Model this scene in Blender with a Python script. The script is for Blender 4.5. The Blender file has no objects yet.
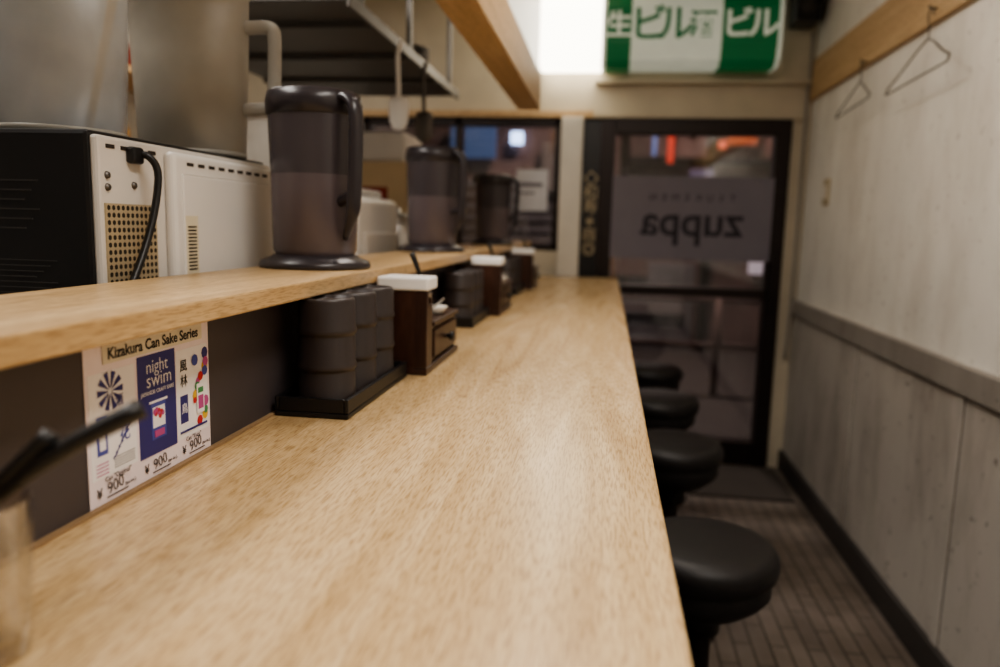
import bpy, bmesh, math, random
from mathutils import Matrix, Vector
random.seed(3)
scene=bpy.context.scene
try:
    scene.view_settings.look='AgX - Medium High Contrast'
except Exception as e:
    print('look',e)
def srgb(c):
    r=[]
    for v in c[:3]:
        v=v/255.0
        r.append(v/12.92 if v<=0.04045 else ((v+0.055)/1.055)**2.4)
    return (r[0],r[1],r[2],1)
# ---------------- materials
def mat(name,col,rough=0.5,metal=0.0,emit=0.0,ecol=None,var=0.06,vscale=8.0,bump=0.0,bscale=60,stretch=(1,1,1),alpha=1.0,coat=0.0,trans=0.0):
    m=bpy.data.materials.new(name); m.use_nodes=True
    nt=m.node_tree; n=nt.nodes; l=nt.links
    p=n['Principled BSDF']
    p.inputs['Roughness'].default_value=rough
    p.inputs['Metallic'].default_value=metal
    p.inputs['Alpha'].default_value=alpha
    p.inputs['Coat Weight'].default_value=coat
    p.inputs['Transmission Weight'].default_value=trans
    c=srgb(col)
    tc=n.new('ShaderNodeTexCoord'); mp=n.new('ShaderNodeMapping'); mp.inputs['Scale'].default_value=stretch
    l.new(tc.outputs['Object'],mp.inputs['Vector'])
    nz=n.new('ShaderNodeTexNoise'); nz.inputs['Scale'].default_value=vscale; nz.inputs['Detail'].default_value=5
    l.new(mp.outputs['Vector'],nz.inputs['Vector'])
    rp=n.new('ShaderNodeValToRGB')
    rp.color_ramp.elements[0].position=0.3; rp.color_ramp.elements[1].position=0.7
    rp.color_ramp.elements[0].color=(c[0]*(1-var),c[1]*(1-var),c[2]*(1-var),1)
    rp.color_ramp.elements[1].color=(min(1,c[0]*(1+var)),min(1,c[1]*(1+var)),min(1,c[2]*(1+var)),1)
    l.new(nz.outputs['Fac'],rp.inputs['Fac']); l.new(rp.outputs['Color'],p.inputs['Base Color'])
    if bump>0:
        nb=n.new('ShaderNodeTexNoise'); nb.inputs['Scale'].default_value=bscale; nb.inputs['Detail'].default_value=4
        l.new(mp.outputs['Vector'],nb.inputs['Vector'])
        b=n.new('ShaderNodeBump'); b.inputs['Strength'].default_value=bump; b.inputs['Distance'].default_value=0.002
        l.new(nb.outputs['Fac'],b.inputs['Height']); l.new(b.outputs['Normal'],p.inputs['Normal'])
    if emit>0:
        p.inputs['Emission Color'].default_value=srgb(ecol or col); p.inputs['Emission Strength'].default_value=emit
    return m
def wallmat(name,col,dirt,amt=0.5,rough=0.7):
    """painted plaster with broad stains, vertical streaks and small scuffs"""
    m=mat(name,col,rough,var=0.05,vscale=3,bump=0.5,bscale=150)
    nt=m.node_tree; n=nt.nodes; l=nt.links; p=n['Principled BSDF']
    src=p.inputs['Base Color'].links[0].from_socket
    tc=n.new('ShaderNodeTexCoord'); mp=n.new('ShaderNodeMapping'); mp.inputs['Scale'].default_value=(3,3,1.1)
    l.new(tc.outputs['Object'],mp.inputs['Vector'])
    a=n.new('ShaderNodeTexNoise'); a.inputs['Scale'].default_value=1.6; a.inputs['Detail'].default_value=9; a.inputs['Roughness'].default_value=0.62
    l.new(mp.outputs['Vector'],a.inputs['Vector'])
    r=n.new('ShaderNodeValToRGB'); r.color_ramp.elements[0].position=0.46; r.color_ramp.elements[0].color=(0,0,0,1); r.color_ramp.elements[1].position=0.74; r.color_ramp.elements[1].color=(amt,amt,amt,1)
    l.new(a.outputs['Fac'],r.inputs['Fac'])
    mx=n.new('ShaderNodeMix'); mx.data_type='RGBA'; l.new(r.outputs['Color'],mx.inputs['Factor']); l.new(src,mx.inputs[6]); mx.inputs[7].default_value=srgb(dirt)
    s=n.new('ShaderNodeTexNoise'); s.inputs['Scale'].default_value=34; s.inputs['Detail'].default_value=6
    l.new(tc.outputs['Object'],s.inputs['Vector'])
    r2=n.new('ShaderNodeValToRGB'); r2.color_ramp.elements[0].position=0.65; r2.color_ramp.elements[0].color=(0,0,0,1); r2.color_ramp.elements[1].position=0.71; r2.color_ramp.elements[1].color=(amt,amt,amt,1)
    l.new(s.outputs['Fac'],r2.inputs['Fac'])
    m2=n.new('ShaderNodeMix'); m2.data_type='RGBA'; l.new(r2.outputs['Color'],m2.inputs['Factor']); l.new(mx.outputs[2],m2.inputs[6]); m2.inputs[7].default_value=srgb(tuple(int(v*0.8) for v in dirt))
    l.new(m2.outputs[2],p.inputs['Base Color'])
    return m
def wood(name,c1,c2,c3,rough=0.35,axis='Y',sc=1.0,grain=0.6):
    m=bpy.data.materials.new(name); m.use_nodes=True
    nt=m.node_tree; n=nt.nodes; l=nt.links; p=n['Principled BSDF']
    tc=n.new('ShaderNodeTexCoord'); mp=n.new('ShaderNodeMapping')
    s=[13*sc,13*sc,13*sc]; s['XYZ'.index(axis)]=1.2*sc
    mp.inputs['Scale'].default_value=s
    l.new(tc.outputs['Object'],mp.inputs['Vector'])
    n1=n.new('ShaderNodeTexNoise'); n1.inputs['Scale'].default_value=1.3; n1.inputs['Detail'].default_value=8; n1.inputs['Distortion'].default_value=1.8; n1.inputs['Roughness'].default_value=0.6
    l.new(mp.outputs['Vector'],n1.inputs['Vector'])
    mp2=n.new('ShaderNodeMapping'); s2=[330*sc]*3; s2['XYZ'.index(axis)]=26*sc; mp2.inputs['Scale'].default_value=s2
    l.new(tc.outputs['Object'],mp2.inputs['Vector'])
    n2=n.new('ShaderNodeTexNoise'); n2.inputs['Scale'].default_value=1.6; n2.inputs['Detail'].default_value=4; n2.inputs['Distortion'].default_value=0.3
    l.new(mp2.outputs['Vector'],n2.inputs['Vector'])
    r1=n.new('ShaderNodeValToRGB'); e=r1.color_ramp.elements
    e[0].position=0.34; e[0].color=srgb(c1); e[1].position=0.66; e[1].color=srgb(c3)
    k=e.new(0.5); k.color=srgb(c2)
    l.new(n1.outputs['Fac'],r1.inputs['Fac'])
    r2=n.new('ShaderNodeValToRGB'); e=r2.color_ramp.elements
    e[0].position=0.36; e[0].color=(0.58,0.51,0.43,1); e[1].position=0.53; e[1].color=(1,1,1,1)
    l.new(n2.outputs['Fac'],r2.inputs['Fac'])
    mx=n.new('ShaderNodeMix'); mx.data_type='RGBA'; mx.blend_type='MULTIPLY'; mx.inputs['Factor'].default_value=grain
    l.new(r1.outputs['Color'],mx.inputs[6]); l.new(r2.outputs['Color'],mx.inputs[7])
    l.new(mx.outputs[2],p.inputs['Base Color'])
    p.inputs['Roughness'].default_value=rough
    b=n.new('ShaderNodeBump'); b.inputs['Strength'].default_value=0.2; b.inputs['Distance'].default_value=0.0006
    l.new(n2.outputs['Fac'],b.inputs['Height']); l.new(b.outputs['Normal'],p.inputs['Normal'])
    return m
def glassmat(name,tint=(0.9,0.91,0.93,1),rough=0.03,base=0.05,edge=0.5,power=3.0):
    m=bpy.data.materials.new(name); m.use_nodes=True
    nt=m.node_tree; n=nt.nodes; l=nt.links
    n.remove(n['Principled BSDF']); o=n['Material Output']
    t=n.new('ShaderNodeBsdfTransparent'); t.inputs['Color'].default_value=tint
    g=n.new('ShaderNodeBsdfGlossy'); g.inputs['Roughness'].default_value=rough; g.inputs['Color'].default_value=(0.9,0.9,0.9,1)
    lw=n.new('ShaderNodeLayerWeight'); lw.inputs['Blend'].default_value=0.5
    pw=n.new('ShaderNodeMath'); pw.operation='POWER'; pw.inputs[1].default_value=power
    l.new(lw.outputs['Facing'],pw.inputs[0])
    ma=n.new('ShaderNodeMath'); ma.operation='MULTIPLY_ADD'; ma.inputs[1].default_value=edge; ma.inputs[2].default_value=base
    l.new(pw.outputs[0],ma.inputs[0])
    mx=n.new('ShaderNodeMixShader'); l.new(ma.outputs[0],mx.inputs[0]); l.new(t.outputs[0],mx.inputs[1]); l.new(g.outputs[0],mx.inputs[2])
    l.new(mx.outputs[0],o.inputs['Surface'])
    return m
# ---------------- builder
class B:
    def __init__(s,name,loc=(0,0,0)):
        s.name=name; s.loc=Vector(loc); s.bm=bmesh.new(); s.mats=[]
    def _add(s,tmp,m,smooth=False):
        if m not in s.mats: s.mats.append(m)
        i=s.mats.index(m)
        if len(tmp.faces)>1: bmesh.ops.recalc_face_normals(tmp,faces=tmp.faces[:])
        for f in tmp.faces: f.material_index=i; f.smooth=smooth
        me=bpy.data.meshes.new('t'); tmp.to_mesh(me); tmp.free()
        s.bm.from_mesh(me); bpy.data.meshes.remove(me)
    def box(s,a,b,m,bev=0.0,M=None,seg=2):
        t=bmesh.new(); bmesh.ops.create_cube(t,size=1)
        a=Vector(a); b=Vector(b); c=(a+b)/2; d=b-a
        for v in t.verts: v.co=Vector((v.co.x*d.x,v.co.y*d.y,v.co.z*d.z))
        if bev>0: bmesh.ops.bevel(t,geom=t.edges[:],offset=bev,segments=seg,profile=0.5,affect='EDGES')
        T=Matrix.Translation(c)
        if M is not None: T=T@M
        bmesh.ops.transform(t,matrix=T,verts=t.verts[:]); s._add(t,m,smooth=False); return s
    def lathe(s,prof,c,m,seg=40,M=None,smooth=True,sx=1,sy=1):
        t=bmesh.new(); rings=[]
        for r,z in prof:
            if r<=1e-6: rings.append([t.verts.new((0,0,z))])
            else: rings.append([t.verts.new((sx*r*math.cos(2*math.pi*i/seg),sy*r*math.sin(2*math.pi*i/seg),z)) for i in range(seg)])
        for A,C in zip(rings,rings[1:]):
            for i in range(seg):
                j=(i+1)%seg
                if len(A)==1 and len(C)==1: continue
                if len(A)==1: t.faces.new((A[0],C[i],C[j]))
                elif len(C)==1: t.faces.new((A[i],A[j],C[0]))
                else: t.faces.new((A[i],A[j],C[j],C[i]))
        T=Matrix.Translation(Vector(c))
        if M is not None: T=T@M
        bmesh.ops.transform(t,matrix=T,verts=t.verts[:]); s._add(t,m,smooth); return s
    def tube(s,pts,r,m,seg=10,flat=1.0):
        pts=[Vector(p) for p in pts]; t=bmesh.new(); rings=[]
        rr=r if isinstance(r,(list,tuple)) else [r]*len(pts)
        if len(pts)>2:
            P=[];Rr=[]
            for i in range(len(pts)-1):
                p0=pts[max(i-1,0)];p1=pts[i];p2=pts[i+1];p3=pts[min(i+2,len(pts)-1)]
                for k in range(4):
                    u=k/4
                    P.append(0.5*((2*p1)+(p2-p0)*u+(2*p0-5*p1+4*p2-p3)*u*u+(3*p1-p0-3*p2+p3)*u**3)); Rr.append(rr[i]*(1-u)+rr[i+1]*u)
            P.append(pts[-1]);Rr.append(rr[-1]); pts=P; rr=Rr
        up=None
        for i,p in enumerate(pts):
            d=(pts[min(i+1,len(pts)-1)]-pts[max(i-1,0)]).normalized()
            if up is None:
                up=Vector((0,0,1)) if abs(d.z)<0.9 else Vector((1,0,0))
            sd=d.cross(up).normalized(); up=sd.cross(d).normalized()
            rings.append([t.verts.new(p+sd*math.cos(2*math.pi*k/seg)*rr[i]+up*math.sin(2*math.pi*k/seg)*rr[i]*flat) for k in range(seg)])
        for A,C in zip(rings,rings[1:]):
            for k in range(seg):
                j=(k+1)%seg; t.faces.new((A[k],A[j],C[j],C[k]))
        t.faces.new(rings[0]); t.faces.new(rings[-1][::-1])
        s._add(t,m,True); return s
    def poly(s,pts,m):
        t=bmesh.new(); t.faces.new([t.verts.new(p) for p in pts]); s._add(t,m); return s
    def text(s,body,size,M,m,ext=0.0002,bold=0.0,align='CENTER'):
        cu=bpy.data.curves.new('t','FONT'); cu.body=body; cu.size=size; cu.extrude=ext; cu.align_x=align; cu.align_y='CENTER'; cu.offset=bold; cu.resolution_u=3
        o=bpy.data.objects.new('t',cu); scene.collection.objects.link(o)
        bpy.context.view_layer.update()
        dg=bpy.context.evaluated_depsgraph_get()
        me=bpy.data.meshes.new_from_object(o.evaluated_get(dg))
        t=bmesh.new(); t.from_mesh(me); bmesh.ops.transform(t,matrix=M,verts=t.verts[:])
        if m not in s.mats: s.mats.append(m)
        for f in t.faces: f.material_index=s.mats.index(m)
        m2=bpy.data.meshes.new('t'); t.to_mesh(m2); t.free(); s.bm.from_mesh(m2)
        bpy.data.objects.remove(o); bpy.data.curves.remove(cu); bpy.data.meshes.remove(me); bpy.data.meshes.remove(m2)
        return s
    def done(s):
        me=bpy.data.meshes.new(s.name)
        bmesh.ops.transform(s.bm,matrix=Matrix.Translation(-s.loc),verts=s.bm.verts[:])
        s.bm.to_mesh(me); s.bm.free()
        for m in s.mats: me.materials.append(m)
        o=bpy.data.objects.new(s.name,me); o.location=s.loc; scene.collection.objects.link(o); return o
def RX(p,c0=(0,1,0),c1=(0,0,1),c2=(1,0,0),rot=0):
    M=Matrix((( c0[0],c1[0],c2[0],p[0]),(c0[1],c1[1],c2[1],p[1]),(c0[2],c1[2],c2[2],p[2]),(0,0,0,1)))
    return M@Matrix.Rotation(rot,4,'Z')
def FX(p,rot=0): return RX(p,rot=rot)                      # faces +X
def FY(p,rot=0): return RX(p,(1,0,0),(0,0,1),(0,-1,0),rot) # faces -Y
def FYm(p): return RX(p,(-1,0,0),(0,0,1),(0,-1,0))         # printed to be read from the street

# ---------------- palette
M_counter=wood('counter_laminate',(188,157,112),(203,174,130),(214,187,146),rough=0.27,grain=0.78)
M_shelfw=wood('shelf_laminate',(184,152,107),(198,167,123),(209,180,137),rough=0.34,grain=0.7)
M_beam=wood('beam_wood',(192,158,114),(204,169,125),(214,181,137),rough=0.5)
M_board=wood('wall_board_wood',(182,152,114),(194,164,124),(204,176,136),rough=0.6)
M_dkwood=wood('dark_stained_wood',(50,31,25),(62,39,30),(76,49,38),rough=0.35,axis='Z')
M_riser=mat('riser_brown',(74,67,68),0.55,var=0.08,bump=0.1)
M_wall=wallmat('wall_plaster',(233,230,223),(178,168,154),0.42)
M_panel=wallmat('wall_lower_panel',(182,176,168),(118,107,96),0.65,0.6)
M_rail=wallmat('rail_paint',(150,144,137),(104,95,86),0.5,0.55)
M_ceil=mat('ceiling_paint',(194,187,174),0.8)
M_header=mat('header_paint',(192,181,160),0.6)
M_base=mat('baseboard_dark',(60,56,54),0.6)
M_seam=mat('panel_seam_dark',(96,88,79),0.7)
M_black=mat('black_plastic',(24,23,24),0.4,var=0.1)
M_blackmat=mat('black_ceramic',(54,47,46),0.42,var=0.12,bump=0.2)
M_vinyl=mat('black_vinyl',(28,25,25),0.5,var=0.12,bump=0.3,bscale=120)
M_frame=mat('dark_aluminium',(44,36,34),0.4,metal=0.5)
M_white=mat('white_plastic',(230,226,220),0.28,var=0.02)
M_whitem=mat('white_metal',(216,210,202),0.35,var=0.03)
M_paper=mat('white_paper',(236,234,231),0.8,var=0.02)
M_steel=mat('stainless_steel',(170,168,166),0.28,metal=1.0,var=0.05)
M_steeld=mat('steel_dull',(110,106,102),0.45,metal=0.9)
M_pit=mat('smoked_plastic',(70,64,67),0.26,var=0.06)
M_pitlow=mat('smoked_plastic_water',(94,84,87),0.26,var=0.06)
M_pitdk=mat('smoked_plastic_dark',(50,45,48),0.3)
M_frost=mat('frosted_plastic',(184,186,187),0.25,alpha=0.58,var=0.3,vscale=5)
M_frost2=mat('frosted_plastic_grey',(172,166,154),0.28,alpha=0.76,var=0.2,vscale=5)
M_rim=mat('frosted_rim',(186,184,177),0.3,alpha=0.9)
M_chop=mat('bamboo',(196,160,100),0.6)
M_mesh=mat('vent_mesh',(190,174,144),0.45,metal=0.3)
M_hole=mat('vent_hole',(50,42,34),0.8)
M_label=mat('label_paper',(222,212,186),0.7,var=0.02)
M_glass=glassmat('window_glass',base=0.10,edge=0.6)
M_tumbler=glassmat('tumbler_glass',(0.97,0.965,0.955,1),rough=0.04,base=0.03,edge=0.75,power=2.5)

def floor_mat():
    m=bpy.data.materials.new('floor_strip_tile'); m.use_nodes=True
    nt=m.node_tree; n=nt.nodes; l=nt.links; p=n['Principled BSDF']
    tc=n.new('ShaderNodeTexCoord'); mp=n.new('ShaderNodeMapping'); mp.inputs['Rotation'].default_value=(0,0,math.radians(90))
    l.new(tc.outputs['Object'],mp.inputs['Vector'])
    b=n.new('ShaderNodeTexBrick'); b.inputs['Scale'].default_value=1.0
    b.inputs['Brick Width'].default_value=0.24; b.inputs['Row Height'].default_value=0.055; b.inputs['Mortar Size'].default_value=0.004
    b.inputs['Color1'].default_value=srgb((126,116,107)); b.inputs['Color2'].default_value=srgb((114,105,98)); b.inputs['Mortar'].default_value=srgb((80,72,65))
    l.new(mp.outputs['Vector'],b.inputs['Vector'])
    nz=n.new('ShaderNodeTexNoise'); nz.inputs['Scale'].default_value=5; nz.inputs['Detail'].default_value=7; l.new(tc.outputs['Object'],nz.inputs['Vector'])
    r=n.new('ShaderNodeValToRGB'); r.color_ramp.elements[0].position=0.35; r.color_ramp.elements[0].color=(0.6,0.56,0.52,1); r.color_ramp.elements[1].position=0.65; r.color_ramp.elements[1].color=(1,1,1,1)
    l.new(nz.outputs['Fac'],r.inputs['Fac'])
    mx=n.new('ShaderNodeMix'); mx.data_type='RGBA'; mx.blend_type='MULTIPLY'; mx.inputs['Factor'].default_value=0.8
    l.new(b.outputs['Color'],mx.inputs[6]); l.new(r.outputs['Color'],mx.inputs[7])
    l.new(mx.outputs[2],p.inputs['Base Color']); p.inputs['Roughness'].default_value=0.5
    bp=n.new('ShaderNodeBump'); bp.inputs['Strength'].default_value=0.5; bp.inputs['Distance'].default_value=0.003; bp.invert=True
    l.new(b.outputs['Fac'],bp.inputs['Height']); l.new(bp.outputs['Normal'],p.inputs['Normal'])
    return m
# ---------------- room
XW=0.995; YB=4.15; ZC=2.46; XL=-2.3; YN=-1.6
B('floor').box((XL,YN,-0.05),(XW+0.1,YB+0.1,0),floor_mat()).done()
B('ceiling').box((XL,YN,ZC),(XW+0.1,YB+0.1,ZC+0.06),M_ceil).done()
B('wall_right').box((XW,YN,0),(XW+0.1,YB+0.1,ZC),M_wall).done()
B('wall_left').box((XL-0.1,YN,0),(XL,YB+0.1,ZC),M_wall).done()
B('wall_front').box((XL-0.1,YN-0.1,0),(XW+0.1,YN,ZC),M_wall).done()
B('wall_back').box((XL,YB,1.83),(XW,YB+0.12,ZC),M_header).done()
B('wall_back').box((XL,YB,0),(-0.266,YB+0.12,1.13),M_header).done()
B('wall_back').box((XL,YB,1.13),(-1.36,YB+0.12,1.83),M_wall).done()
B('wall_back').box((0.906,YB,0),(XW,YB+0.12,1.83),M_header).done()
# lower wainscot
b=B('trim_1')
b.box((XW-0.012,YN,0.0),(XW,YB,0.83),M_panel)
for y in (3.1,2.2,1.3,0.4,-0.5):
    b.box((XW-0.018,y-0.022,0.1),(XW-0.004,y+0.022,0.83),M_panel,0.002)
    b.box((XW-0.0135,y-0.026,0.1),(XW-0.004,y-0.022,0.83),M_seam); b.box((XW-0.0135,y+0.022,0.1),(XW-0.004,y+0.026,0.83),M_seam)
b.done()
B('trim_2').box((XW-0.028,YN,0.835),(XW,YB,0.915),M_rail,0.004).done()
B('baseboard_right').box((XW-0.03,YN,0),(XW,YB,0.10),M_base,0.003).done()
B('trim_3').box((XW-0.022,YN,1.92),(XW,YB,2.11),M_board,0.002).done()
B('trim_4').box((XL,YB-0.03,1.83),(-0.1,YB,1.865),M_board,0.002).done()
b=B('trim_5'); b.box((-0.1,YB-0.035,1.83),(0.95,YB,1.85),M_header,0.002); b.box((-0.1,YB-0.05,2.0),(0.97,YB,2.02),M_header,0.002); b.done()
M_post=mat('post_paint',(208,202,190),0.5)
B('trim_6').box((-0.265,YB-0.06,0),(-0.15,YB+0.12,1.83),M_post,0.004).done()
M_gold=mat('gold_print',(186,170,138),0.5)
b=B('decorative_strip'); b.box((-0.149,YB+0.01,0.001),(-0.057,YB+0.1,1.829),M_black)
for i in range(6):
    b.text('◎商※寿和◇酒'[i%7],0.085,FY((-0.1,YB+0.006,1.14+i*0.075)),M_gold)
b.done()
# door
b=B('door_1')
x0,x1=-0.055,0.905
b.box((x0,YB-0.02,0.001),(x0+0.075,YB+0.08,1.829),M_frame,0.003)
b.box((x1-0.075,YB-0.02,0.001),(x1,YB+0.08,1.829),M_frame,0.003)
b.box((x0+0.075,YB-0.02,1.75),(x1-0.075,YB+0.08,1.829),M_frame,0.003)
b.box((x0+0.075,YB-0.01,0.001),(x1-0.075,YB+0.07,0.13),M_frame,0.003)
b.box((x0+0.075,YB-0.01,0.91),(x1-0.075,YB+0.07,0.96),M_frame,0.003)
b.box((x0+0.075,YB+0.02,0.13),(x1-0.075,YB+0.03,0.91),M_glass)
b.box((x0+0.075,YB+0.02,0.96),(x1-0.075,YB+0.03,1.75),M_glass)
b.box((x1-0.06,YB-0.05,0.85),(x1-0.04,YB-0.03,1.15),M_frame,0.004)
b.box((x1-0.06,YB-0.03,0.87),(x1-0.04,YB-0.02,0.89),M_frame)
b.box((x1-0.06,YB-0.03,1.11),(x1-0.04,YB-0.02,1.13),M_frame)
b.done()
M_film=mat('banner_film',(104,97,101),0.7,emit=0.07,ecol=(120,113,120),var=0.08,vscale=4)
M_filmt=mat('banner_text',(44,39,46),0.7)
b=B('door_banner'); b.box((0.015,YB-0.032,1.105),(0.835,YB-0.026,1.535),M_film)
b.text('zuppa',0.225,FYm((0.43,YB-0.034,1.30)),M_filmt,bold=0.003)
for i,ch in enumerate('TSUKEMEN'):
    b.text(ch,0.05,FYm((0.43-(i-3.5)*0.058,YB-0.034,1.425)),M_filmt)
b.done()
# window
b=B('window_1')
for xx in (-1.359,-0.84,-0.302):
    b.box((xx,YB+0.0,1.131),(xx+0.035,YB+0.08,1.829),M_frame,0.002)
b.box((-1.359,YB,1.131),(-0.267,YB+0.08,1.16),M_frame); b.box((-1.359,YB,1.79),(-0.267,YB+0.08,1.829),M_frame)
b.box((-1.33,YB+0.03,1.15),(-0.27,YB+0.04,1.80),M_glass)
b.done()
M_notice=mat('notice_paper',(190,190,194),0.8)
b=B('paper_notice'); b.box((-0.50,YB-0.008,1.34),(-0.33,YB-0.001,1.56),M_notice)
b.box((-0.48,YB-0.010,1.47),(-0.36,YB-0.008,1.49),M_film); b.box((-0.48,YB-0.010,1.43),(-0.40,YB-0.008,1.44),M_film); b.done()
M_mat=mat('door_mat_fibre',(74,68,64),0.95,bump=0.8,bscale=300)
B('door_mat').box((0.44,3.60,0.0005),(0.93,4.08,0.012),M_mat,0.003).done()

# ---------------- outside street
M_asph=mat('asphalt',(84,76,74),0.7,bump=0.5)
M_bld=mat('street_facade',(116,92,88),0.8,var=0.6,vscale=1.4)
M_shut=mat('street_shutter',(120,114,116),0.6,var=0.2)
B('street_ground').box((-6,YB+0.12,-0.12),(6,12,-0.05),M_asph).done()
b=B('street_building')
b.box((-6,8.5,-0.05),(6,8.8,5),M_bld)
for i in range(14): b.box((-2.3,8.44,0.1+i*0.12),(-0.5,8.5,0.19+i*0.12),M_shut,0.01)
b.box((0.1,8.40,0.0),(0.2,8.5,3.0),M_frame); b.box((1.0,8.40,0.0),(1.1,8.5,3.0),M_frame); b.box((0.1,8.40,1.95),(2.2,8.5,2.02),M_frame)
b.box((0.25,8.43,-0.05),(0.95,8.5,0.9),M_shut,0.01)
lit=[((-1.02,2.20),(0.13,0.13),(190,215,255),4),((0.62,2.2),(0.07,0.5),(230,80,60),0.35),((1.35,2.3),(0.3,0.3),(200,100,60),0.25),((0.95,1.75),(0.25,0.3),(110,100,130),0.15),
     ((-1.5,2.15),(0.5,0.35),(90,110,150),0.35),((-0.62,1.9),(0.25,0.5),(110,96,90),0.35),((-2.6,1.7),(0.7,0.8),(200,150,110),0.4),((1.62,0.92),(0.24,0.22),(220,205,215),0.35),((0.3,0.5),(1.1,0.3),(110,96,92),0.2),((0.2,1.0),(0.5,0.5),(90,60,52),0.2),
     ((1.72,2.15),(0.07,0.3),(255,150,90),0.5),((0.82,2.40),(0.06,0.10),(255,130,70),1.0),((0.32,2.45),(0.07,0.12),(230,90,60),0.7),((1.15,2.15),(0.08,0.08),(240,120,90),0.6),((0.45,2.15),(0.05,0.25),(120,140,200),0.25),((-1.9,2.5),(0.1,0.1),(255,210,160),2.0)]
for i,((cx,cz),(w,h),c,e) in enumerate(lit):
    mm=mat('lit_sign_%d'%i,c,0.5,emit=e,var=0.0)
    b.box((cx-w/2,8.37,cz-h/2),(cx+w/2,8.44,cz+h/2),mm,0.01)
b.done()
b=B('street_guard_rail')
for x in (-1.5,-0.3,0.9,2.1): b.tube([(x,6.2,-0.05),(x,6.2,0.75)],0.03,M_bld,12)
for z in (0.35,0.72): b.tube([(-1.5,6.2,z),(2.1,6.2,z)],0.025,M_bld,12)
b.done()

# ---------------- counter
B('counter').box((-0.437,-0.6,0.96),(0.063,4.06,1.0),M_counter,0.003).box((-0.24,-0.6,0),(-0.21,4.06,0.96),M_riser).done()
B('counter_riser').box((-0.46,-0.6,0.9),(-0.4372,4.0,1.157),M_riser).done()
B('counter_shelf').box((-0.59,-0.6,1.157),(-0.39,3.95,1.18),M_shelfw,0.0025).done()
M_kc=mat('kitchen_counter_steel',(120,114,108),0.35,metal=0.6)
B('kitchen_counter').box((-1.30,-0.6,0),(-0.62,3.5,1.05),M_kc,0.004).box((-1.32,-0.6,1.05),(-0.60,3.5,1.09),M_steel,0.004).done()
B('trim_7').box((-0.4372,-0.6,1.0),(-0.431,4.0,1.003),mat('caulk',(150,124,92),0.6)).done()

# ---------------- overhead beam/soffit
b=B('ceiling_beam')
b.box((-0.40,-1.0,1.745),(-0.306,3.3,1.885),M_beam,0.003)
b.box((-0.395,-1.0,1.885),(-0.315,3.29,ZC),M_white)
b.done()

# ---------------- lit sign box
M_sigw=mat('lamp_sheet_bright',(255,246,228),0.5,emit=6.5,ecol=(255,246,226),var=0)
M_sig2=mat('sign_sheet_white',(215,218,205),0.5,emit=0.26,ecol=(215,222,205))
M_sigg=mat('sign_sheet_green',(24,108,68),0.5,emit=0.12,ecol=(20,140,80))
b=B('lit_banner_box')
def secbox(xa,xb,m,g=0):
    y0,y1=3.92,4.149; o=0.022
    prof=[(y1,2.04-g+o),(y0+0.07,2.03-g+o),(y0+0.02,2.06-g+o),(y0-g,2.13+o),(y0-g,2.30+o),(y0+0.03,2.36+g+o),(y1,2.37+g+o)]
    t=bmesh.new()
    A=[t.verts.new((xa,y,z)) for y,z in prof]; C=[t.verts.new((xb,y,z)) for y,z in prof]
    for i in range(len(prof)):
        j=(i+1)%len(prof); t.faces.new((A[i],A[j],C[j],C[i]))
    t.faces.new(A); t.faces.new(C[::-1]); b._add(t,m)
secbox(-0.377,-0.07,M_sigw); secbox(-0.07,0.78,M_sig2)
secbox(-0.05,0.07,M_sigg,0.003); secbox(0.50,0.76,M_sigg,0.003)
for t_,x_,m_,s_ in (('生',0.01,M_sig2,0.13),('ビ',0.15,M_sigg,0.18),('ル',0.28,M_sigg,0.18),('酒',0.41,M_sigg,0.13),('ビ',0.57,M_sig2,0.15),('ル',0.69,M_sig2,0.15)):
    b.text(t_,s_,FY((x_,3.913,2.235)),m_,bold=0.003)
b.done()
b=B('wall_speaker'); b.box((0.84,3.95,2.26),(0.96,4.12,2.455),M_black,0.01); b.lathe([(0,0),(0.04,0),(0.045,-0.006),(0,-0.002)],(0.9,3.948,2.33),M_base,M=Matrix.Rotation(math.radians(-90),4,'X')); b.done()
b=B('wall_cable'); b.tube([(0.965,4.12,2.25),(0.967,4.11,2.0),(0.962,4.12,1.9),(0.965,4.125,1.0),(0.955,4.13,0.6)],0.008,M_rail); b.done()

# ---------------- wall switch, hangers
b=B('wall_switch'); b.box((XW-0.01,3.70,1.39),(XW,3.78,1.51),mat('switch_plate',(178,164,134),0.5),0.003); b.box((XW-0.014,3.725,1.42),(XW-0.009,3.755,1.48),M_white,0.002); b.done()
M_wire=mat('hanger_wire',(80,74,70),0.35,metal=0.8)
def hanger(y,z,w,tilt,drop=0.13,hk=0.07):
    b=B('coat_hanger')
    X=XW-0.03
    b.tube([(XW-0.0,y,z+hk+0.02),(X-0.01,y,z+hk+0.02),(X-0.012,y,z+hk+0.028)],0.0035,M_wire)
    pts=[]
    for k in range(9):
        a=math.radians(200-k*28); pts.append((X-0.008,y+0.018*math.cos(a),z+hk+0.018*math.sin(a)))
    pts+= [(X-0.008,y,z+0.03),(X-0.008,y,z)]
    b.tube(pts,0.0022,M_wire,8)
    def P(s,t):
        return (X-0.01-0.25*t, y+s*math.cos(tilt), z-t-s*math.sin(tilt))
    path=[P(0,0),P(w*0.12,0.02),P(w*0.38,drop*0.8),P(w*0.49,drop),P(w*0.5,drop*1.15),P(w*0.46,drop*1.22),P(0,drop*1.22),P(-w*0.46,drop*1.22),P(-w*0.5,drop*1.15),P(-w*0.49,drop),P(-w*0.38,drop*0.8),P(-w*0.12,0.02),P(0,0)]
    b.tube(path,0.0028,M_wire,8); b.done()
hanger(2.62,1.865,0.48,0.03,0.10,0.072); hanger(3.26,1.855,0.40,0.05,0.085,0.055)

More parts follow.
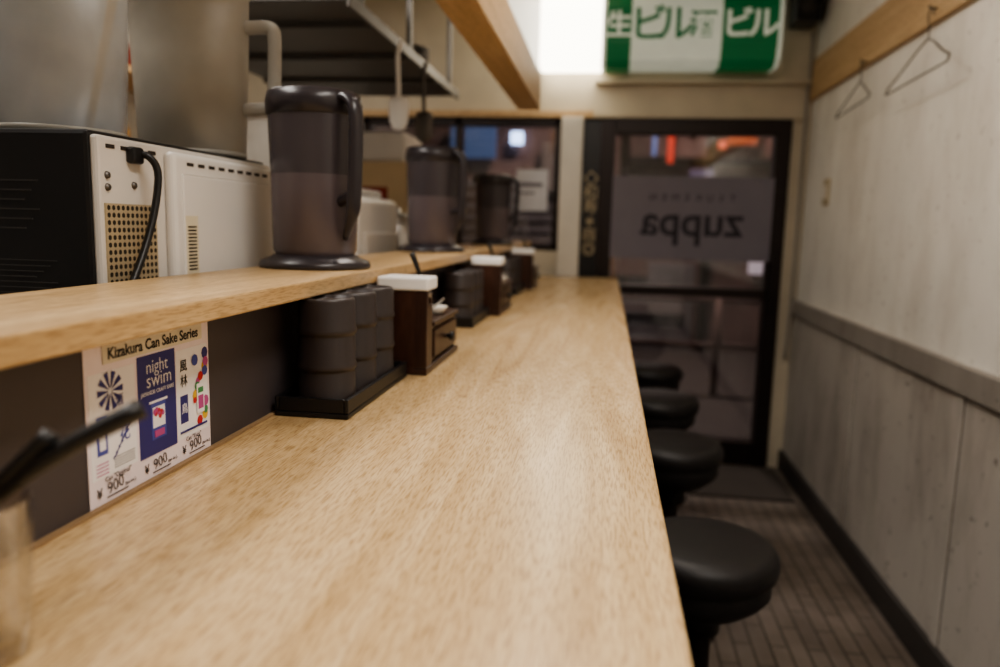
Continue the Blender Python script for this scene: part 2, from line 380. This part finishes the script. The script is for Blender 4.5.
# ---------------- stools
def stool(x,y):
    b=B('bar_stool',(x,y,0)); o=0.054
    b.lathe([(0,0.562+o),(0.06,0.563+o),(0.12,0.56+o),(0.145,0.552+o),(0.155,0.537+o),(0.157,0.52+o),(0.153,0.503+o),(0.141,0.494+o),(0.143,0.488+o),(0.143,0.462+o),(0.130,0.445+o),(0.10,0.42+o),(0.07,0.405+o),(0.03,0.40+o),(0,0.40+o)],(x,y,0),M_vinyl,56)
    b.lathe([(0.028,0.41+o),(0.028,0.02)],(x,y,0),M_frame,24)
    b.lathe([(0.045,0.41+o),(0.045,0.36+o),(0.028,0.355+o)],(x,y,0),M_black,24)
    b.lathe([(0,0.0005),(0.17,0.0005),(0.17,0.012),(0.10,0.028),(0.035,0.045),(0.028,0.06)],(x,y,0),M_frame,48)
    ring=[(x+0.12*math.cos(2*math.pi*i/32),y+0.12*math.sin(2*math.pi*i/32),0.2) for i in range(33)]
    b.tube(ring,0.009,M_frame,8)
    for k in range(3):
        a=k*2.094; b.tube([(x+0.02*math.cos(a),y+0.02*math.sin(a),0.2),(x+0.12*math.cos(a),y+0.12*math.sin(a),0.2)],0.007,M_frame,8)
    b.done()
for y in (1.58,2.36,3.0,3.66): stool(0.23,y)

# ---------------- pitchers
def pitcher(x,y,hang,s=1.0,z0=1.1802):
    b=B('water_pitcher',(x,y,z0))
    S=lambda pr:[(r*s,z*s) for r,z in pr]
    b.lathe(S([(0,0),(0.092,0),(0.094,0.004),(0.090,0.012),(0.074,0.018),(0.07,0.022),(0,0.022)]),(x,y,z0),M_pitdk,56)
    b.lathe(S([(0.064,0.02),(0.070,0.03),(0.0725,0.155)]),(x,y,z0),M_pitlow,56)
    b.lathe(S([(0.0725,0.155),(0.076,0.25)]),(x,y,z0),M_pit,56)
    b.lathe(S([(0.076,0.25),(0.079,0.252),(0.080,0.272),(0.077,0.286),(0.069,0.291),(0.03,0.293),(0,0.293)]),(x,y,z0),M_pitdk,56)
    d=Vector((math.cos(hang),math.sin(hang),0)); c=Vector((x,y,z0))
    b.tube([c-d*0.062*s+Vector((0,0,0.265*s)),c-d*0.088*s+Vector((0,0,0.280*s))],[0.022*s,0.014*s],M_pitdk,12)
    P=lambda r,z:c+d*r*s+Vector((0,0,z*s))
    b.tube([P(0.055,0.274),P(0.085,0.276),P(0.103,0.262),P(0.108,0.235),P(0.106,0.17),P(0.102,0.11),P(0.096,0.085),P(0.080,0.05)],[0.014*s]*2+[0.013*s]*4+[0.011*s,0.005*s],M_pitdk,12,flat=0.7)
    b.tube([P(0.102,0.12),P(0.09,0.118),P(0.065,0.11)],[0.009*s,0.009*s,0.01*s],M_pitdk,10)
    b.done()
pitcher(-0.495,1.255,math.radians(-32))
pitcher(-0.50,2.16,math.radians(-26))
pitcher(-0.475,3.15,math.radians(-8),0.97)

# ---------------- microwave
b=B('microwave_oven',(-0.83,1.13,1.09))
X=-0.63; Y0=0.88; Y1=1.375; Zt=1.365
b.box((-1.02,Y0,1.10),(X-0.01,Y1,Zt),M_black,0.006)
b.box((X-0.012,Y0+0.004,1.10),(X,Y1,Zt-0.006),M_whitem,0.004)
for yy in (Y0+0.05,Y1-0.05):
    for xx in (-0.98,-0.68): b.lathe([(0,0.0005),(0.015,0.0005),(0.015,0.012),(0,0.012)],(xx,yy,1.09),M_black,16)
b.box((X-0.002,1.025,1.115),(X+0.016,1.365,1.352),M_white,0.009,seg=4)
b.box((X+0.0135,1.045,1.13),(X+0.018,1.345,1.322),M_white,0.004,seg=3)
for i in range(9): b.box((X+0.015,1.06+i*0.031,1.334),(X+0.0168,1.078+i*0.031,1.339),M_hole)
for i in range(4): b.box((X-0.001,0.90+i*0.03,1.344),(X+0.001,0.917+i*0.03,1.349),M_hole)
b.box((X-0.001,0.892,1.16),(X+0.002,1.002,1.275),M_mesh)
for i in range(11):
    for j in range(12):
        b.lathe([(0,0.0024),(0.0036,0.0022)],(X,0.898+i*0.0098,1.165+j*0.0095),M_hole,6,M=Matrix.Rotation(math.radians(90),4,'Y'),smooth=False)
b.box((X+0.0175,1.049,1.168),(X+0.0186,1.082,1.262),M_label)
for i in range(13): b.box((X+0.0184,1.054,1.182+i*0.0052),(X+0.019,1.077,1.182+i*0.0052+0.0026),M_hole)
for yy,zz in ((0.90,1.31),(1.005,1.30),(0.90,1.295),(0.955,1.30)): b.lathe([(0,0.004),(0.004,0.003),(0.005,0)],(X,yy,zz),M_steeld,12,M=Matrix.Rotation(math.radians(90),4,'Y'))
for i in range(6): b.box((X-0.2+0.0,Y0-0.001,1.30-i*0.012),(X-0.08-0.01*(i%3),Y0+0.001,1.302-i*0.012),M_base)
for i in range(14): b.box((X-0.2+0.0,Y0-0.001,1.20-i*0.007),(X-0.06-0.01*(i%4),Y0+0.001,1.2012-i*0.007),M_base)
b.tube([(X+0.0,0.96,1.338),(X+0.016,0.963,1.34),(X+0.026,0.97,1.32),(X+0.026,0.962,1.275),(X+0.024,0.942,1.225),(X+0.024,0.912,1.18),(X+0.022,0.885,1.14),(X+0.02,0.875,1.0955)],0.005,M_black,12)
b.box((X-0.001,0.94,1.328),(X+0.012,0.965,1.350),M_black,0.004)
b.done()

# jugs on microwave
def jug(x,y,r,h,m,handle=None,name='measuring_jug',z0=1.3655,skew=False):
    b=B(name,(x,y,z0))
    b.lathe([(0,0.004),(r*0.84,0.004),(r*0.86,0),(r*0.9,0.004),(r*0.97,h*0.6),(r*1.0,h),(r*1.05,h+0.004),(r*1.05,h+0.012),(r*0.97,h+0.01),(r*0.94,h*0.6),(r*0.84,0.01),(0,0.01)],(x,y,z0),m,64)
    b.lathe([(r*0.862,0.0005),(r*0.90,0.0005),(r*0.915,0.004),(r*0.915,0.007),(r*0.905,0.008)],(x,y,z0),M_rim,64)
    c=Vector((x,y,z0))
    if handle is not None:
        d=Vector((math.cos(handle),math.sin(handle),0))
        P=lambda rr,z:c+d*rr+Vector((0,0,z))
        b.tube([P(r*0.9,h*0.80),P(r*1.2,h*0.81),P(r*1.42,h*0.80),P(r*1.47,h*0.72),P(r*1.44,h*0.40),P(r*1.36,h*0.32),P(r*0.9,h*0.30)],0.012,M_rim,12)
        b.tube([P(-r*0.95,h*0.97),P(-r*1.2,h*1.05)],[0.03,0.015],m,12)
    if skew:
        for i in range(2):
            b.tube([(x+0.03+0.006*i,y+0.02,z0+0.015),(x+0.068+0.012*i,y+0.06-0.004*i,z0+h+0.06)],0.0028,M_chop,6)
    b.done()
jug(-0.73,1.285,0.098,0.275,M_frost2,math.radians(10))
jug(-0.76,0.985,0.096,0.22,M_frost,None,'food_container',skew=True)

# ---------------- cup tray sets
def cups(y0,n,tiers,th=0.05,pitch=0.095):
    L=n*pitch+0.015
    b=B('cup_tray',(-0.38,y0+L/2,1.0))
    b.box((-0.43,y0,1.0005),(-0.328,y0+L,1.008),M_black,0.002)
    b.box((-0.43,y0,1.008),(-0.424,y0+L,1.027),M_black,0.0015); b.box((-0.334,y0,1.008),(-0.328,y0+L,1.027),M_black,0.0015)
    b.box((-0.424,y0,1.008),(-0.334,y0+0.006,1.027),M_black,0.0015); b.box((-0.424,y0+L-0.006,1.008),(-0.334,y0+L,1.027),M_black,0.0015)
    b.done()
    for k in range(n):
        c=(-0.3765+random.uniform(-0.001,0.001),y0+0.0075+pitch*(k+0.5),1.0085)
        b=B('stacked_cups',c); pr=[(0,0),(0.036,0)]
        for t in range(tiers):
            z=t*th
            pr+=[(0.0395,z+0.001),(0.0408,z+0.004),(0.0406,z+0.008),(0.0392,z+0.011),(0.0385,z+th-0.003),(0.0375,z+th-0.0005)]
        z=tiers*th
        pr+=[(0.0362,z+0.001),(0.034,z+0.0012),(0.033,z-0.002),(0.0,z-0.003)]
        b.lathe(pr,c,M_blackmat,48); b.done()
cups(0.94,3,3,0.049)
cups(1.88,3,3,0.042,0.085)
cups(2.82,3,3,0.042,0.085)

# ---------------- condiment boxes
M_porc=mat('white_porcelain',(225,220,210),0.2)
def cbox(y0):
    b=B('condiment_box',(-0.36,y0+0.15,1.0)); X0,X1=-0.43,-0.298; z=1.0005; D=0.05
    b.box((X0,y0,z),(X1,y0+0.28,z+0.012),M_dkwood,0.002)
    b.box((X0,y0,z+0.012),(X1,y0+0.012,z+0.145),M_dkwood,0.002)
    b.box((X0,y0+D,z+0.012),(X1-0.004,y0+D+0.01,z+0.13),M_dkwood,0.002)
    b.box((X0,y0+0.012,z+0.012),(X0+0.01,y0+D,z+0.13),M_dkwood,0.001)
    b.box((X1-0.012,y0+0.012,z+0.012),(X1-0.002,y0+D,z+0.12),M_dkwood,0.001)
    y1=y0+D+0.01
    b.box((X0,y1,z+0.012),(X1-0.008,y0+0.28,z+0.078),M_dkwood,0.002)
    b.box((X0,y1,z+0.078),(X1,y0+0.28,z+0.087),M_dkwood,0.002)
    b.box((X1-0.009,y1+0.012,z+0.02),(X1-0.002,y0+0.27,z+0.07),M_dkwood,0.002)
    b.lathe([(0.004,0),(0.004,0.006),(0.009,0.010),(0.009,0.014),(0.005,0.017),(0,0.017)],(X1-0.003,(y1+y0+0.28)/2,z+0.046),M_black,16,M=Matrix.Rotation(math.radians(90),4,'Y'))
    b.box((X0,y1,z+0.087),(X0+0.006,y0+0.28,z+0.11),M_dkwood,0.001)
    b.done()
    n=B('napkin_stack',(-0.36,y0+0.03,1.012))
    for i in range(5):
        n.box((X0+0.012+0.001*(i%2),y0+0.0135+i*0.007,z+0.0125),(X1-0.014-0.002*(i%3),y0+0.020+i*0.007,z+0.145),M_paper,0.001)
    n.done()
    B('napkin_packet',(-0.34,y0+0.03,z+0.146)).box((-0.386,y0-0.004,z+0.1455),(X1+0.002,y0+D+0.02,z+0.168),M_paper,0.004,seg=3).done()
    c=(-0.345,y0+0.115,z+0.0872)
    p=B('steel_condiment_pot',c)
    p.lathe([(0,0),(0.022,0),(0.028,0.01),(0.03,0.028),(0.027,0.04),(0.029,0.043),(0.029,0.046),(0.018,0.054),(0.006,0.058),(0.006,0.062),(0.009,0.067),(0,0.07)],c,M_steel,32)
    p.tube([(c[0]+0.012,c[1]-0.01,c[2]+0.045),(c[0]+0.008,c[1]-0.014,c[2]+0.08),(c[0]-0.005,c[1]-0.02,c[2]+0.118)],[0.004,0.007,0.010],M_black,10,flat=0.5)
    p.done()
    c=(-0.325,y0+0.175,z+0.0872)
    d=B('sauce_dish',c)
    d.lathe([(0,0),(0.014,0),(0.016,0.003),(0.026,0.014),(0.025,0.015),(0.014,0.006),(0,0.005)],c,M_porc,32)
    d.tube([(c[0]-0.005,c[1],c[2]+0.010),(c[0]+0.01,c[1]-0.012,c[2]+0.022),(c[0]+0.022,c[1]-0.02,c[2]+0.032)],[0.007,0.003,0.004],M_steel,8,flat=0.5)
    d.done()
    c=(-0.37,y0+0.235,z+0.0872)
    g=B('pepper_shaker',c)
    g.lathe([(0,0),(0.019,0),(0.02,0.004),(0.018,0.045)],c,M_frost,24)
    g.lathe([(0.0195,0.043),(0.0195,0.054),(0.013,0.06),(0,0.061)],c,M_steel,24); g.done()
cbox(1.255); cbox(2.16); cbox(3.10)

# ---------------- poster
pk=mat('poster_sheet',(236,224,228),0.6,var=0.04,vscale=30)
navy=mat('poster_navy',(48,46,118),0.5,var=0.06); ink=mat('poster_ink',(24,22,24),0.6)
cream=mat('poster_cream',(224,216,196),0.6); pw=mat('poster_white',(238,236,238),0.6)
red=mat('poster_red',(190,50,60),0.5); blue=mat('poster_blue',(70,80,160),0.5); yel=mat('poster_yellow',(220,180,70),0.5); grn=mat('poster_green',(70,140,90),0.5); mag=mat('poster_magenta',(180,80,140),0.5)
b=B('drink_poster',(-0.436,0.68,1.0))
XP=-0.4365; ya,yb=0.580,0.785; za,zb=1.0035,1.152
def pr(u0,v0,u1,v1,m,lay,rot=0):
    W=yb-ya; H=zb-za
    b.box((XP-0.0002+lay*0.0003,ya+u0*W,za+v0*H),(XP+0.0003+lay*0.0003,ya+u1*W,za+v1*H),m,M=Matrix.Rotation(rot,4,'X'))
def pt(s_,u,v,size,m,lay,rot=0,bold=0.0):
    b.text(s_,size,FX((XP+0.0003+lay*0.0003,ya+u*(yb-ya),za+v*(zb-za)),rot),m,ext=0.0001,bold=bold)
def disc(u,v,r,m,lay,seg=20,sy=1):
    b.lathe([(0,0.0002),(r,0)],(XP+0.0003+lay*0.0003,ya+u*(yb-ya),za+v*(zb-za)),m,seg,M=Matrix.Rotation(math.radians(90),4,'Y'),smooth=False,sx=sy)
pr(0,0,1,1,pk,0)
pr(0.02,0.16,0.34,0.80,pw,1); pr(0.68,0.16,0.98,0.80,pw,1)
pr(0.36,0.15,0.67,0.83,navy,2)
pr(0.12,0.845,0.93,0.965,cream,3)
pt('Kizakura Can Sake Series',0.52,0.90,0.0148,ink,4,bold=0.0003)
pt('night',0.515,0.745,0.019,pw,3,bold=-0.0002); pt('swim',0.53,0.655,0.021,pw,3,bold=-0.0002); pt('JAPANESE CRAFT SAKE',0.515,0.575,0.0055,pw,3)
pr(0.455,0.25,0.575,0.50,blue,3); pr(0.465,0.33,0.565,0.47,pw,4)
for i in range(9): disc(0.475+0.08*random.random(),0.38+0.07*random.random(),0.0028,red if i%2 else mag,5,10)
pr(0.475,0.265,0.555,0.31,mag,5)
pr(0.44,0.50,0.59,0.515,pw,4)
for k in range(10):
    a=k*math.pi/5
    c_=(ya+0.033,1.104)
    pts=[(XP+0.0012,c_[0]+0.0025*math.cos(a-0.1),c_[1]+0.0025*math.sin(a-0.1)),(XP+0.0012,c_[0]+0.018*math.cos(a-0.17),c_[1]+0.018*math.sin(a-0.17)),(XP+0.0012,c_[0]+0.018*math.cos(a+0.17),c_[1]+0.018*math.sin(a+0.17)),(XP+0.0012,c_[0]+0.0025*math.cos(a+0.1),c_[1]+0.0025*math.sin(a+0.1))]
    b.poly(pts,navy)
pr(0.06,0.30,0.13,0.54,blue,2); pr(0.075,0.33,0.115,0.48,pw,3)
for i in range(6): pr(0.16+0.02*i,0.26+0.03*i,0.20+0.02*i,0.27+0.03*i,navy,2,rot=0.6)
pt('花',0.25,0.38,0.016,blue,3); pt('酒',0.22,0.60,0.012,navy,3)
for i in range(5): pr(0.17,0.19+i*0.016,0.32,0.193+i*0.016,ink,2)
for i in range(4): pr(0.05,0.18+i*0.022,0.13,0.186+i*0.022,mag,2)
pr(0.71,0.27,0.78,0.47,navy,2); pt('鳥',0.745,0.37,0.012,pw,3); pt('風',0.745,0.68,0.014,ink,3); pt('林',0.745,0.57,0.014,ink,3)
for i,m_ in enumerate((red,yel,grn,blue,mag,red,yel,blue,grn,mag,red,blue,yel,mag,blue,navy)): 
    disc(0.83+0.13*random.random(),0.24+i*0.033,0.003+0.004*random.random(),m_,2+i%3,8)
pr(0.86,0.30,0.93,0.52,pw,6); pr(0.87,0.33,0.92,0.43,mag,7); pr(0.87,0.45,0.92,0.49,grn,7)
pr(0.70,0.2,0.96,0.215,navy,4)
for i,u in enumerate((0.17,0.515,0.84)):
    pt('¥',u-0.11,0.07,0.013,ink,3); pt('900',u,0.085,0.016,ink,3,rot=0.12,bold=-0.0002); pt('(tax inc.)',u+0.105,0.06,0.0045,ink,3)
    pr(u-0.06,0.028,u+0.09,0.033,ink,3)
pt('Can "Original"',0.19,0.145,0.0065,ink,4)
pt('Can "Yuzu"',0.82,0.145,0.0065,ink,4)
b.done()

# ---------------- foreground glass with black spoons
gx,gy=-0.357,0.372
b=B('utensil_glass',(gx,gy,1.0))
b.lathe([(0,0.0005),(0.026,0.0005),(0.028,0.003),(0.032,0.094),(0.0305,0.095),(0.0265,0.016),(0,0.016)],(gx,gy,1.0),M_tumbler,40)
b.tube([(gx-0.018,gy-0.004,1.045),(gx+0.004,gy+0.002,1.085),(gx+0.042,gy+0.018,1.120),(gx+0.083,gy+0.042,1.145)],[0.003,0.005,0.009,0.010],M_black,14,flat=0.65)
b.tube([(gx-0.018,gy-0.006,1.05),(gx-0.004,gy+0.002,1.085),(gx+0.018,gy+0.008,1.106),(gx+0.040,gy+0.022,1.131)],[0.003,0.005,0.008,0.010],M_black,14,flat=0.65)
b.tube([(gx-0.018,gy+0.0,1.03),(gx-0.008,gy-0.010,1.09),(gx+0.008,gy-0.018,1.112)],[0.004,0.006,0.010],M_black,12,flat=0.6)
b.done()

# ---------------- kitchen background
b=B('overhead_steel_rack')
b.box((-1.35,1.9,1.80),(-0.66,3.3,1.815),M_steeld,0.004)
b.box((-0.665,1.9,1.785),(-0.655,3.3,1.82),M_steeld,0.003)
for y in (1.95,2.6,3.25):
    for x in (-1.3,-0.69): b.box((x-0.008,y-0.008,1.815),(x+0.008,y+0.008,ZC),M_steeld)
for y in (2.1,2.5,2.9): b.box((-1.35,y,1.785),(-0.67,y+0.02,1.80),M_steeld)
b.done()
b=B('steel_bowl_stack',(-0.9,2.95,1.8155))
for k in range(3): b.lathe([(0,0.02*k),(0.05,0.02*k),(0.11,0.02*k+0.06),(0.115,0.02*k+0.062),(0.108,0.02*k+0.064),(0.05,0.02*k+0.006),(0,0.02*k+0.006)],(-0.82,2.95,1.8155),M_steel,32)
b.done()
b=B('stock_pot',(-0.9,2.3,1.8155)); b.lathe([(0,0),(0.14,0),(0.145,0.01),(0.145,0.2),(0.15,0.205),(0.142,0.21),(0.05,0.225),(0.015,0.23),(0.015,0.245),(0,0.25)],(-0.9,2.3,1.8155),M_steeld,40); b.done()
def ladle(x,y,zt,m,w=1.0):
    b=B('hanging_ladle',(x,y,zt))
    b.tube([(x,y,zt+0.035),(x+0.008,y,zt+0.03),(x,y,zt),(x+0.002,y,zt-0.08),(x+0.004,y,zt-0.14)],0.007*w,m,8)
    b.lathe([(0,-0.06),(0.02,-0.055),(0.03,-0.03),(0.032,0.02),(0.026,0.04),(0,0.045)],(x+0.004,y+0.0,zt-0.165),m,24,sy=0.4)
    b.done()
ladle(-0.645,2.3,1.76,M_white); ladle(-0.645,2.62,1.76,M_steeld)
b=B('countertop_warmer',(-0.8,2.18,1.09))
b.box((-0.98,1.97,1.095),(-0.66,2.38,1.33),M_white,0.025,seg=4); b.box((-0.665,2.02,1.12),(-0.652,2.33,1.23),M_whitem,0.006); b.box((-0.93,2.02,1.33),(-0.70,2.33,1.355),M_white,0.01)
for x_ in (-0.94,-0.70):
    for y_ in (2.01,2.34): b.lathe([(0,0.0005),(0.014,0.0005),(0.014,0.008),(0,0.008)],(x_,y_,1.09),M_black,12)
b.done()
M_cream=mat('cream_cardboard',(214,190,152),0.7); M_redd=mat('box_red',(150,60,44),0.6)
b=B('storage_carton'); b.box((-1.2,3.0,1.0905),(-0.78,3.35,1.5),M_cream,0.006); b.box((-0.781,3.05,1.3),(-0.777,3.30,1.42),M_redd); b.box((-1.15,2.997,1.25),(-0.88,3.003,1.40),M_redd); b.box((-1.1,3.03,1.5),(-0.82,3.33,1.62),M_white,0.01); b.done()
b=B('electric_kettle',(-0.78,2.7,1.0905)); b.lathe([(0,0),(0.08,0),(0.085,0.01),(0.075,0.14),(0.06,0.19),(0.05,0.2),(0.015,0.205),(0.015,0.22),(0,0.225)],(-0.76,2.7,1.0905),M_steel,40); b.tube([(-0.71,2.7,1.27),(-0.66,2.7,1.27),(-0.64,2.7,1.2),(-0.69,2.7,1.13)],0.01,M_black,10); b.done()
b=B('kitchen_wall_shelf'); b.box((XL,0.5,1.45),(XL+0.3,4.0,1.48),M_beam,0.003); b.box((XL,0.5,1.85),(XL+0.3,4.0,1.88),M_beam,0.003)
for y in (0.55,2.2,3.95): b.box((XL,y,1.3),(XL+0.28,y+0.02,1.45),M_beam)
b.done()
cols=[(150,60,44),(210,190,150),(90,110,80),(60,60,80),(220,214,200),(180,130,60)]
cm=[mat('jar_%d'%i,c,0.4) for i,c in enumerate(cols)]
b=B('seasoning_jars')
for k in range(22):
    y=0.7+k*0.145; z=1.48 if k%2 else 1.88; h=0.14+0.1*random.random(); r=0.045
    b.lathe([(0,0),(r,0),(r,h*0.75),(r*0.6,h*0.88),(r*0.6,h),(0,h)],(XL+0.15,y,z+0.0005),cm[k%6],20)
b.done()

# ---------------- lights
def area(name,loc,sx,sy,e,col,rot=(0,0,0)):
    L=bpy.data.lights.new(name,'AREA'); L.shape='RECTANGLE'; L.size=sx; L.size_y=sy; L.energy=e; L.color=col
    o=bpy.data.objects.new(name,L); o.location=loc; o.rotation_euler=rot; scene.collection.objects.link(o)
area('ceiling_lamp',(0.35,0.4,2.42),0.3,1.0,18,(1,0.935,0.86))
area('ceiling_lamp',(-0.12,1.9,2.42),0.12,1.0,13,(1,0.915,0.82))
area('kitchen_ceiling_lamp',(-1.2,1.0,2.42),0.4,1.2,23,(1,0.95,0.89))
area('kitchen_ceiling_lamp',(-1.5,3.0,2.42),0.3,0.8,9,(1,0.92,0.83))
area('street_fill',(0.3,6.8,4.2),0.5,0.5,110,(1,0.82,0.70))  # unseen fill light, added to brighten the street beyond the door
w=bpy.data.worlds.new('night'); scene.world=w; w.use_nodes=True
w.node_tree.nodes['Background'].inputs[0].default_value=(0.02,0.025,0.05,1); w.node_tree.nodes['Background'].inputs[1].default_value=0.5

# ---------------- camera
cd=bpy.data.cameras.new('camera'); cam=bpy.data.objects.new('camera',cd); scene.collection.objects.link(cam)
cd.sensor_width=36; cd.lens=27.36; cd.clip_start=0.02
R=Matrix(((0.9899,-0.0448,0.1344),(0.1394,0.1362,-0.9809),(0.0257,0.9897,0.1410)))
q=R.to_quaternion(); cam.matrix_world=Matrix.Translation((0,0,1.26))@q.to_matrix().to_4x4()
cd.dof.use_dof=True; cd.dof.focus_distance=0.88; cd.dof.aperture_fstop=2.8
scene.camera=cam
